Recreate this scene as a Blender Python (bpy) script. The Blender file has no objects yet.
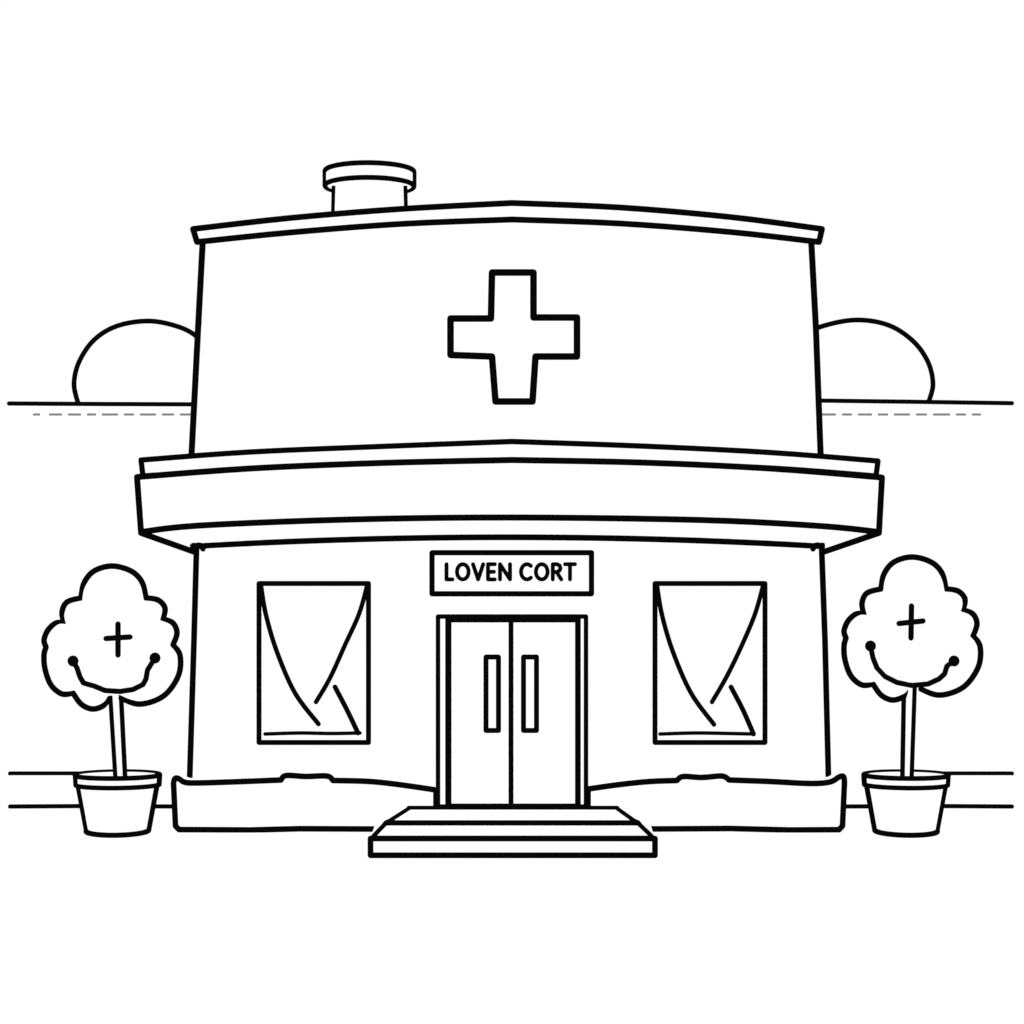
import bpy, bmesh, math
from mathutils import Vector, Matrix

F=2700.0; H=4.74; HY=403.0   # lens in pixels, eye height, horizon row
LW=1.26                      # overall line weight
sc=bpy.context.scene
def P(px,py,d): return Vector(((px-512)*d/F, d, H+(HY-py)*d/F))

# ---------------------------------------------------------------- world / light
w=bpy.data.worlds.new("World"); sc.world=w; w.use_nodes=True
bg=w.node_tree.nodes["Background"]; bg.inputs[0].default_value=(1,1,1,1); bg.inputs[1].default_value=1.0
sun=bpy.data.lights.new("sun","SUN"); sun.energy=1; sun.angle=math.radians(10)
so=bpy.data.objects.new("sun",sun); so.rotation_euler=(math.radians(50),0,math.radians(20)); sc.collection.objects.link(so)
sc.view_settings.view_transform='Standard'; sc.view_settings.look='None'; sc.view_settings.exposure=0

# ---------------------------------------------------------------- materials
def mat(name,base,emit=0.0,noise=False):
    m=bpy.data.materials.new(name); m.use_nodes=True
    nt=m.node_tree; b=nt.nodes["Principled BSDF"]
    b.inputs["Base Color"].default_value=(*base,1); b.inputs["Roughness"].default_value=1
    b.inputs["Specular IOR Level"].default_value=0
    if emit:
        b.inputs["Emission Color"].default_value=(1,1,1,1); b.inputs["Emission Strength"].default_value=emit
    if noise:
        n=nt.nodes.new("ShaderNodeTexNoise"); n.inputs["Scale"].default_value=3
        r=nt.nodes.new("ShaderNodeValToRGB")
        r.color_ramp.elements[0].color=tuple(c*0.8 for c in base)+(1,); r.color_ramp.elements[1].color=(*base,1)
        nt.links.new(n.outputs["Fac"],r.inputs["Fac"]); nt.links.new(r.outputs["Color"],b.inputs["Base Color"])
    return m
WHITE=mat("self_lit_white",(.06,.06,.06),.98,True)  # dark base, white comes from emission: surfaces glow so no shading shows
INK=mat("black_outline",(.0018,.0018,.0018))
GREY=mat("grey_outline",(.19,.19,.19))

# ---------------------------------------------------------------- mesh builder
class B:
    def __init__(s): s.v=[]; s.f=[]; s.m=[]
    def add(s,vs,fs,m):
        o=len(s.v); s.v+= [Vector(v) for v in vs]
        s.f+=[tuple(i+o for i in f) for f in fs]; s.m+=[m]*len(fs)
    def ball(s,c,r,m=1):
        seg,rg=10,6; vs=[c+Vector((0,0,r))]
        for i in range(1,rg):
            a=math.pi*i/rg
            for j in range(seg):
                b=2*math.pi*j/seg
                vs.append(c+Vector((r*math.sin(a)*math.cos(b),r*math.sin(a)*math.sin(b),r*math.cos(a))))
        vs.append(c-Vector((0,0,r))); L=len(vs)-1; fs=[]
        for j in range(seg): fs.append((0,1+j,1+(j+1)%seg)); fs.append((L,L-seg+(j+1)%seg,L-seg+j))
        for i in range(rg-2):
            for j in range(seg):
                a=1+i*seg+j; b=1+i*seg+(j+1)%seg
                fs.append((a,a+seg,b+seg,b))
        s.add(vs,fs,m)
    def tube(s,pts,r,m=1,closed=False):
        """rounded stroke; r may be a list"""
        pts=[Vector(p) for p in pts]; n=len(pts)
        rs=[q*LW for q in (r if isinstance(r,list) else [r]*n)]
        for i in range(n if closed else n-1):
            a,b=pts[i],pts[(i+1)%n]; d=b-a
            if d.length<1e-6: continue
            q=d.to_track_quat('Z','Y'); k=12; vs=[]
            for c,rr in ((a,rs[i]),(b,rs[(i+1)%n])):
                for j in range(k):
                    t=2*math.pi*j/k; vs.append(c+q@Vector((rr*math.cos(t),rr*math.sin(t),0)))
            s.add(vs,[(j,(j+1)%k,k+(j+1)%k,k+j) for j in range(k)],m)
        for p,rr in zip(pts,rs): s.ball(p,rr,m)
    def stroke(s,pp,d,w=5.4,m=1,closed=False,smooth=False):
        """pp elevation points, on a plane (or per-point depth function) d"""
        if smooth: pp=cat(pp,closed)
        pts=[]; rs=[]
        for i,(x,y) in enumerate(pp):
            dd=d(x,y) if callable(d) else d
            pts.append(P(x,y,dd)); rs.append(w*dd/F/2)
        s.tube(pts,rs,m,closed)
    def prism(s,pp,d0,d1,w=5.4,back=False,edges=None):
        """solid with front outline pp, going back to depth d1, inked edges"""
        fr=[P(x,y,d0) for x,y in pp]; n=len(fr); bk=[Vector((v.x,d1,v.z)) for v in fr]
        s.add(fr+bk,[tuple(range(n)),tuple(range(2*n-1,n-1,-1))]+[(i,(i+1)%n,n+(i+1)%n,n+i) for i in range(n)],0)
        r=w*d0/F/2
        if w>0: s.tube(fr,r,1,True)
        if back:
            s.tube(bk,r*.9,1,True)
            for i in (edges or []): s.tube([fr[i],bk[i]],r*.9)
    def obj(s,name,parent=None,label=None,**kw):
        me=bpy.data.meshes.new(name); me.from_pydata([tuple(v) for v in s.v],[],s.f)
        for mm in (WHITE,INK,GREY): me.materials.append(mm)
        for p,k in zip(me.polygons,s.m): p.material_index=k
        bm=bmesh.new(); bm.from_mesh(me); bmesh.ops.recalc_face_normals(bm,faces=bm.faces); bm.to_mesh(me); bm.free()
        o=bpy.data.objects.new(name,me); sc.collection.objects.link(o)
        if parent:
            o.parent=parent
            # mesh parts keep world-space vertices; only the Empties carry a location
            if parent.type=='EMPTY': o.matrix_parent_inverse=Matrix.Translation(-Vector(parent.location))
        if label: o["label"]=label
        for k,v in kw.items(): o[k]=v
        return o
def cat(pp,closed=False,sub=8):
    out=[]; n=len(pp)
    g=(lambda i:pp[i%n]) if closed else (lambda i:pp[min(max(i,0),n-1)])
    for i in range(n if closed else n-1):
        a,b,c,d=g(i-1),g(i),g(i+1),g(i+2)
        for k in range(sub):
            t=k/sub
            out.append(tuple(0.5*((2*b[j])+(-a[j]+c[j])*t+(2*a[j]-5*b[j]+4*c[j]-d[j])*t*t+(-a[j]+3*b[j]-3*c[j]+d[j])*t**3) for j in (0,1)))
    if not closed: out.append(pp[-1])
    return out
def peak(pp,sub=5):
    """curve with a slight ridge at its middle point"""
    m=next(i for i,q in enumerate(pp) if q[0]==512)
    return cat(pp[:m+1],sub=sub)[:-1]+cat(pp[m:],sub=sub)
def empty(name,loc,label,cat_,**kw):
    o=bpy.data.objects.new(name,None); o.location=loc; sc.collection.objects.link(o)
    o["label"]=label; o["category"]=cat_
    for k,v in kw.items(): o[k]=v
    return o

# ================================================================ SETTING
g=B()
g.add([(-900,5,0),(900,5,0),(900,1000,0),(-900,1000,0)],[(0,1,2,3)],0)
g.obj("ground",kind="structure",label="plain white ground around the building",category="ground")
wt=B()
wt.add([(-3000,1000,0),(3000,1000,0),(3000,3000,0),(-3000,3000,0)],[(0,1,2,3)],0)
dW=1015.0
for x0,x1 in ((34,39),(50,61),(69,80),(88,95),(103,117),(125,133),(141,155),(163,173),(181,204),
              (815,835),(843,851),(859,871),(879,887),(895,909),(917,926),(934,949),(957,965),(973,980)):
    wt.stroke([(x0,414.6),(x1,414.6)],dW,2.0,2)
wt.obj("water",kind="structure",label="calm white water with dashed grey ripple marks",category="water")
sh=B()
sh.stroke([(9,403.5),(100,404),(193,404.3),(500,403.6),(820,400.6),(900,401.6),(1012,403.2)],2985,3.5)
sh.obj("horizon_shoreline",kind="structure",label="thin dark shoreline running along the horizon",category="shoreline")

def hill(full,label):
    h=B(); d=3060
    base=[P(x,y,d) for x,y in full]; c=P(sum(x for x,_ in full)/len(full),402,d); n=len(base)
    vs=[]; K=6
    for k in range(K+1):
        a=math.pi/2*k/K; s_=math.cos(a)*.952
        vs+= [c+(p-c)*s_+Vector((0,-55*math.sin(a),0)) for p in base]
    fs=[(k*n+i,k*n+i+1,(k+1)*n+i+1,(k+1)*n+i) for k in range(K) for i in range(n-1)]
    h.add(vs,fs,0)
    h.add([Vector((v.x,2*d-v.y,v.z)) for v in vs],fs,0)
    h.stroke(full,d,4.0)
    h.obj("hill",kind="structure",label=label,category="hill")
hill(cat([(78,403),(74,384),(79,362),(94,340),(117,326),(148,321),(176,326),(196,336),(214,356),(222,380),(219,403)]),"round domed hill rising behind the shoreline")
hill(cat([(784,401),(779,383),(783,360),(798,339),(820,327),(855,320),(888,325),(913,341),(928,362),(933,384),(929,401)]),"round domed hill rising behind the shoreline")

def path(x0,x1,xk0,xk1):
    p=B(); r0=.025; da=F*(H-r0)/403.5; db=F*(H-r0)/370.5
    a,b=P(x0,806.5,da),P(x1,806.5,da); c,d_=P(xk1,773.5,db),P(xk0,773.5,db)
    q=[v.copy() for v in (a,b,c,d_)]
    for v in q: v.z=0.004
    p.add(q,[(0,1,2,3)],0)
    p.tube([a,(a+b)/2+Vector((0,0,.006)),b],3.5*da/F/2); p.tube([d_,(c+d_)/2,c],3.5*db/F/2)
    p.obj("path",kind="structure",label="plain white path with dark edge lines",category="path")
path(10,180,10,130)
path(842,1012,900,1012)

# ================================================================ BUILDING
bld=empty("clinic_building",(0,30.2,0),"white two-storey clinic with cross emblem and arched wraparound canopy","building")
W=30.2; BK=37.0; PF=29.8
R=lambda name,b,**k:b.obj(name,bld,**k)

b=B(); b.prism([(197,530),(194,640),(189,800),(829,800),(825,640),(821,530)],W,BK-.3,4.8,True,[0,5])
R("wall",b,label="lower storey wall of smooth white plaster")
arc=cat([(203,236),(300,226),(400,217),(512,212),(620,216),(720,225),(811,236)],sub=5)
b=B(); b.prism([(191,465),(198,330)]+arc+[(816,330),(821,465)],W,BK-.3,5.1,True,[])
R("wall",b,label="upper storey wall, plain white and slightly tapered")

top=peak([(193,229),(290,218),(400,209),(512,203),(620,207.5),(730,217),(822,229)])
bot=peak([(819,242),(730,232),(620,223.5),(512,219.5),(400,224),(290,232.5),(197,242)])
b=B(); b.prism(top+bot,W-.22,BK,4.9,True,[0,len(top)-1])
roof=R("roof",b,label="thin white arched roof slab with dark edges")

# chimney (round vent with overhanging cap)
ch=B(); cd=32.0
def ring(cx,cy,rpx,tilt,d,k=48):
    c=P(cx,cy,d); r=rpx*d/F
    return [c+Vector((r*math.cos(t),r*math.sin(t),-tilt*r*math.sin(t))) for t in [2*math.pi*i/k for i in range(k)]]
k=48
def drum(a,b_): ch.add(a+b_,[tuple(range(k)),tuple(range(2*k-1,k-1,-1))]+[(i,(i+1)%k,k+(i+1)%k,k+i) for i in range(k)],0)
drum(ring(369.5,171.5,43.3,.11,cd),ring(369.5,186,43.3,.11,cd))
t1=ring(369.5,171.5,44.5,.11,cd); t2=ring(369.5,186,44.5,.11,cd)
rr=4.1*cd/F/2
ch.tube(t1,rr,1,True); ch.tube(t2,rr,1,True)
for i in (0,k//2): ch.tube([t1[i],t2[i]],rr)
drum(ring(369.5,186.5,34,.11,cd),ring(369.5,236,35.5,0,cd))
s1=ring(369.5,186.5,35.5,.11,cd); s2=ring(369.5,236,36.6,0,cd)
for i in (0,k//2): ch.tube([s1[i],s2[i]],rr*.95)
ch.obj("chimney",roof,label="round white vent chimney with wide cap")

# canopy
b=B(); CF=29.55
ct=peak([(141,460),(250,452),(380,446.5),(512,441.5),(640,446),(770,452.5),(878,461)])
cb=peak([(876,476),(770,468),(640,463),(512,460),(380,463.5),(250,469),(143,476)])
b.prism(ct+cb,CF+.02,31.0,4.5)
ft=peak([(137,477),(250,468.5),(380,463),(512,460),(640,462.5),(770,468.5),(882,477.5)])
fb=cat([(879,532),(820,526),(700,520),(512,517.5),(350,519.5),(200,525.5),(141,532)],sub=5)
b.prism(ft+fb,CF-.03,31.0,5.0)
s_up=fb[::-1]; n=len(s_up)
s_lo=[(193+(822-193)*i/(n-1), 537.0+ 9*abs((i/(n-1)-.5)*2)**2) for i in range(n)]
U=[P(x,y,CF) for x,y in s_up]; Lw=[P(x,y,W-.10) for x,y in s_lo]
b.add(U+Lw,[(i,i+1,n+i+1,n+i) for i in range(n-1)],0)
b.tube([P(x,y,W-.16) for x,y in s_lo],5.2*W/F/2)
b.tube([P(141,533,CF-.04),P(193,551.5,W-.16)],4.9*30/F/2); b.tube([P(879,533,CF-.04),P(822,552.5,W-.16)],4.9*30/F/2)
b.tube([P(194,535,W-.2),P(203,549,W-.16)],4.4*W/F/2); b.tube([P(822,535,W-.2),P(813,549,W-.16)],4.4*W/F/2)
b.tube([P(194,536,W-.2),P(194,551,W-.14)],4.8*W/F/2); b.tube([P(822,536,W-.2),P(822,552,W-.14)],4.8*W/F/2)
b.add([P(141,532,CF),P(193,552.5,W-.11),P(193,535,W-.11)],[(0,1,2)],0)
b.add([P(879,532,CF),P(822,553,W-.11),P(822,535,W-.11)],[(0,1,2)],0)
R("canopy",b,label="wide white arched canopy with moulded upper lip")

# plinths
b=B()
tl=cat([(173.5,783),(175,778.5),(178.5,778.5),(184,782),(194,783),(230,782),(281,780)],sub=4)+cat([(281,780),(286,775.5),(306,776.5),(327,776),(333,780.5)],sub=4)+cat([(334,780.5),(370,781.5),(402,785),(436,790)],sub=4)
b.prism(tl+[(436,829.3),(300,828.7),(250,830),(179,829.6),(175.5,826)],PF,30.6,4.7); R("plinth",b)
b=B()
tr=cat([(588,789),(620,784.5),(650,781.5),(677,780.5)],sub=4)+cat([(677,780.5),(683,776.5),(702,777.5),(722,776),(729,780)],sub=4)+cat([(729,780),(770,781.5),(810,783.5),(830,782),(839,777),(843.5,776.5),(844.5,782)],sub=4)
b.prism(tr+[(842.5,826),(839,829.7),(790,830),(730,828.5),(588,829.3)],PF,30.6,4.7); R("plinth",b)

# cross emblem
b=B(); b.prism([(492,272.5),(533.5,272.5),(533.5,317.5),(577,317.5),(577,356.5),(535.5,356.5),(532.5,401.5),(495.5,401.5),(492,356.5),(450.5,355),(450.5,318.5),(491,318.5)],W-.07,W,5.4)
R("cross_emblem",b,label="outlined medical cross emblem on the wall")

# door frame and leaves
b=B(); D0=29.75
b.prism([(438,616),(586,616),(586,621),(446,621),(446,806),(438,806)],D0,W,0)
b.prism([(579,621),(586,621),(586,806),(579,806)],D0,W,0)
for pp in ([(438,806),(438,616.5),(586,616.5),(586,806)],[(447.5,806),(447.5,619),(578.5,619),(578.5,806)]):
    b.stroke(pp,D0,3.7)
b.stroke([(438,806.5),(586,806.5)],D0,3.6)
R("door_frame",b)
for x0,x1,h0,h1 in ((450,510,486,498.5),(512,576.5,523.5,536.5)):
    b=B(); b.prism([(x0,621),(x1,621),(x1,805),(x0,805)],D0+.05,D0+.11,0)
    b.stroke([(x0,621),(x1,621),(x1,805),(x0,805)],D0+.05,2.4,1,True)
    dd=R("door",b,label="plain white door leaf")
    hb=B(); hb.prism([(h0,657),(h1,657),(h1,730.5),(h0,730.5)],D0-.03,D0+.05,4.1)
    hb.obj("handle",dd,label="long upright rectangular pull handle")

# sign
b=B(); b.prism([(432,552.7),(591.5,552.7),(591.5,593.8),(432,593.8)],W-.1,W,4.3)
sg=R("sign",b,label="white sign board with bold black lettering")
T,Bo=564.2,579.4; M=(T+Bo)/2
def oval(x0,x1,a0=0,a1=360,n=28):
    cx=(x0+x1)/2; rx=(x1-x0)/2; ry=(Bo-T)/2
    return [(cx+rx*math.cos(math.radians(a0+(a1-a0)*i/n)),M+ry*math.sin(math.radians(a0+(a1-a0)*i/n))) for i in range(n+1)]
letters=[ [(446.5,T),(446.5,Bo),(452.5,Bo)], oval(457,468.6),
 [(473,T),(478.1,Bo),(483.2,T)], [(494.8,T),(488,T),(488,Bo),(494.8,Bo)], [(488,M),(494,M)],
 [(500,Bo),(500,T),(510,Bo),(510,T)],
 oval(521,533,310,50), oval(535.9,547.6),
 [(552.8,Bo),(552.8,T),(556.8,T),(559.6,565.5),(560.5,568),(559.6,570.6),(556.8,572),(552.8,572)], [(556.6,572),(561.3,Bo)],
 [(565,T),(575,T)], [(570,T),(570,Bo)] ]
tb=B()
for l in letters: tb.stroke(l,W-.12,4.15/LW)
tb.obj("lettering",sg,label="bold black capital lettering")

# windows
def window(dx,curves):
    b=B(); x0,x1=dx
    b.prism([(x0,583.5),(x1,583.5),(x1,742.5),(x0,742.5)],W-.05,W,4.1)
    wn=R("window",b,label="square-cornered window with thin dark frame")
    c=B(); dz=W-.08
    (la,lb,lc,ld)=curves
    up=cat(la)
    c.add([P(x,y,dz+.004) for x,y in up]+[P(x0+3,y,dz+.004) for x,y in up],[(i,i+1,len(up)+i+1,len(up)+i) for i in range(len(up)-1)],0)
    up=cat(lb)
    c.add([P(x,y,dz+.006) for x,y in up]+[P(x1-3,y,dz+.006) for x,y in up],[(i,i+1,len(up)+i+1,len(up)+i) for i in range(len(up)-1)],0)
    c.stroke(la,dz,3.9,smooth=True); c.stroke(lb,dz,3.8,smooth=True)
    c.stroke(lc,dz,4.1,smooth=True); c.stroke(ld,dz,3.0,smooth=True)
    c.obj("curtain",wn,label="white curtain swags tied back")
window((259,368.5),([(261,586),(266,615),(277,652),(295,693),(318.5,724)],[(367,586),(359,614),(345,645),(330,678),(316,702)],
        [(335,687),(347,710),(358,733)],[(265,734),(300,733),(330,733.5),(360,733)]))
window((655,765),([(657,586),(662,615),(673,652),(691,693),(714,724.5)],[(763,586),(755,614),(742,645),(727,676),(712,702)],
        [(731,687),(743,710),(753.5,734)],[(660,734),(695,733),(730,733.5),(754,734)]))

# steps: low slab, splayed middle step, upper tread with a small offset
b=B()
d1=28.06
b.prism([(370.5,838.5),(655,838.5),(655,855.3),(370.5,855.3)],d1,PF-.01,4.7)
A=P(374,836,d1+.08); A2=P(651,836,d1+.08)
C=P(384,825.5,28.60); C2=P(640,825.5,28.60)
C3=P(390,821.2,28.66); C4=P(634,821.2,28.66)
E=P(409,809,29.6); E2=P(617,809,29.6)
zb=A.z-.02
G=Vector((E.x,29.72,E.z)); G2=Vector((E2.x,29.72,E.z))
b.add([A,A2,C2,C],[(0,1,2,3)],0); b.add([C,C2,C4,C3],[(0,1,2,3)],0); b.add([C3,C4,E2,E],[(0,1,2,3)],0); b.add([E,E2,G2,G],[(0,1,2,3)],0)
lo=[Vector((v.x,v.y,zb)) for v in (A,C,C3,E,G)]; b.add([A,C,C3,E,G]+lo,[(i,i+1,i+6,i+5) for i in range(4)],0)
lo=[Vector((v.x,v.y,zb)) for v in (A2,C2,C4,E2,G2)]; b.add([A2,C2,C4,E2,G2]+lo,[(i,i+1,i+6,i+5) for i in range(4)],0)
r=4.3*28.8/F/2
up=Vector((0,-.03,.012))
Cm=P(386,822.9,28.60); Cm2=P(638,822.9,28.60)
for pl in ([A,C,Cm,C3],[A2,C2,Cm2,C4],[Cm,Cm2],[C3,E],[C4,E2],[E+up,E2+up]): b.tube(pl,r)
R("entrance_steps",b,label="low white entrance steps with tapered upper tread")

# ================================================================ POTTED TREES
crownL=[(108,699),(103,706),(92,709),(81,704),(73,693),
 (62,694),(51,685),(45,669),(44,655),(46,647),
 (44,640),(48,630),(56,623),(64,623),
 (62,612),(67,602),(81,598),
 (84,583),(94,571),(112,566),(131,571),(142,582),(146,598),
 (158,600),(165,608),(163,619),
 (173,623),(177,633),(173,645),
 (180,655),(179,674),(168,692),(154,701),(137,704),(121,698)]
CUSP=[0,4,9,13,16,22,25,28,34]
def scallop(pts,idx):
    out=[]
    for a,b_ in zip(idx[:-1],idx[1:]): out+=cat(pts[a:b_+1],sub=5)[:-1]
    out.append(pts[idx[-1]]); return out
def tree(dx,dy,smile,cross,trunk,label,potx):
    D=29.78
    e=empty("potted_tree",Vector(((potx-512)*D/F,D,0)),label,"potted tree",group="potted trees flanking the entrance")
    p=B(); K=48; rr=4.5*D/F/2; ti=.055
    spec=[(831,31,0),(785,39.5,ti),(784.5,41.5,ti),(775,42.1,ti)]
    rg=[ring(potx,y,r_,q,D) for y,r_,q in spec]
    body=[ring(potx,y,r_-2.4,q,D) for y,r_,q in spec]
    for v in rg[0]: v.z=rr*1.0
    for v in body[0]: v.z=0.004
    inner=ring(potx,775,38,ti,D); soil=ring(potx,777,38,ti,D)
    al=body+[inner,soil]; vs=[v for r_ in al for v in r_]; fs=[tuple(range(K))]
    for a in range(len(al)-1): fs+=[(a*K+i,a*K+(i+1)%K,(a+1)*K+(i+1)%K,(a+1)*K+i) for i in range(K)]
    fs.append(tuple((len(al)-1)*K+i for i in range(K)))
    p.add(vs,fs,0)
    p.tube(rg[0],rr,1,True); p.tube(rg[2],rr*.85,1,True); p.tube(rg[3],rr*.88,1,True)
    for i in (0,K//2): p.tube([rg[0][i],rg[1][i]],rr); p.tube([rg[2][i],rg[3][i]],rr)
    p.obj("pot",e,label="white flared plant pot with raised rim")
    # trunk
    t=B(); (xa,xb),(xc,xd)=trunk; ya=696+dy; yb=776
    ys_=[ya-14,ya+20,(ya+yb)/2,yb]; rs=[]
    for y in ys_:
        u=(y-ya)/(yb-ya); a0=xa+(xc-xa)*u; a1=xb+(xd-xb)*u
        rs.append(ring((a0+a1)/2,y,(a1-a0)/2-2.0,0,D,16))
    vs=[v for r_ in rs for v in r_]; fs=[]
    for a in range(3): fs+=[(a*16+i,a*16+(i+1)%16,(a+1)*16+(i+1)%16,(a+1)*16+i) for i in range(16)]
    t.add(vs,fs,0)
    t.stroke([(xa,ya),(xc,yb)],D,4.0); t.stroke([(xb,ya),(xd,yb)],D,4.0)
    t.obj("trunk",e,label="slim straight white trunk")
    # crown
    c=B()
    pts=[(x+dx,y+dy) for x,y in crownL]
    out=scallop(pts,CUSP)
    cx,cy=112+dx,640+dy
    cen=P(cx,cy,D); rim=[P(x,y,D) for x,y in out]; n=len(rim); TH=.42; KK=9
    for sgn in (-1,1):
        vs=[]
        for k_ in range(KK+1):
            a=math.pi/2*k_/KK
            vs+=[cen+(q-cen)*math.cos(a)*.945+Vector((0,sgn*TH*math.sin(a),0)) for q in rim]
        c.add(vs,[(k_*n+i,k_*n+(i+1)%n,(k_+1)*n+(i+1)%n,(k_+1)*n+i) for k_ in range(KK) for i in range(n)],0)
    c.stroke(out,D,4.7)
    ang=[(math.atan2(y-cy,x-cx),math.hypot(x-cx,y-cy)) for x,y in out]
    def depth(x,y):
        a=math.atan2(y-cy,x-cx); rad=min(ang,key=lambda q:abs((q[0]-a+math.pi)%(2*math.pi)-math.pi))[1]
        s_=min(.98,math.hypot(x-cx,y-cy)/rad)
        return D-TH*math.sqrt(1-s_*s_)-.06
    c.stroke(smile,depth,4.3)
    for q in (smile[0],smile[-1]):
        dd=depth(*q); c.ball(P(q[0],q[1],dd),5.7*dd/F)
    for sgm in cross:
        m_=((sgm[0][0]+sgm[1][0])/2,(sgm[0][1]+sgm[1][1])/2); c.stroke([sgm[0],m_,sgm[1]],depth,4.4)
    c.obj("crown",e,label="puffy scalloped crown with small cross and curved smile line")
tree(0,0,[(73,661),(77,668),(80,677),(83.5,683),(94,686),(105,690.5),(120,691.5),(133,689.5),(143,684.5),(146,679),(147.5,670),(155,658)],
     [((118,624),(118,655)),((106,638.5),(130,637))],((110.5,121),(115.5,125)),
     "white potted tree with scalloped crown standing beside the clinic path",117.5)
tree(800,-9,[(870.5,646),(873,658),(877,668),(885,676.5),(897,682.5),(912,685.5),(928,684),(939,679),(944.5,674),(947,666),(954,661)],
     [((911.5,606),(911,638)),((899,623.5),(923,621))],((904,914.5),(902.5,911.5)),
     "white potted tree with scalloped crown, curved smile line starting higher",906)

# ================================================================ CAMERA
cam=bpy.data.cameras.new("camera"); co=bpy.data.objects.new("camera",cam); sc.collection.objects.link(co)
co.location=(0,0,H); co.rotation_euler=(math.radians(90),0,0)
cam.sensor_width=36; cam.lens=F/1024*36; cam.shift_y=-(512-HY)/1024
cam.clip_start=.1; cam.clip_end=12000
sc.camera=co
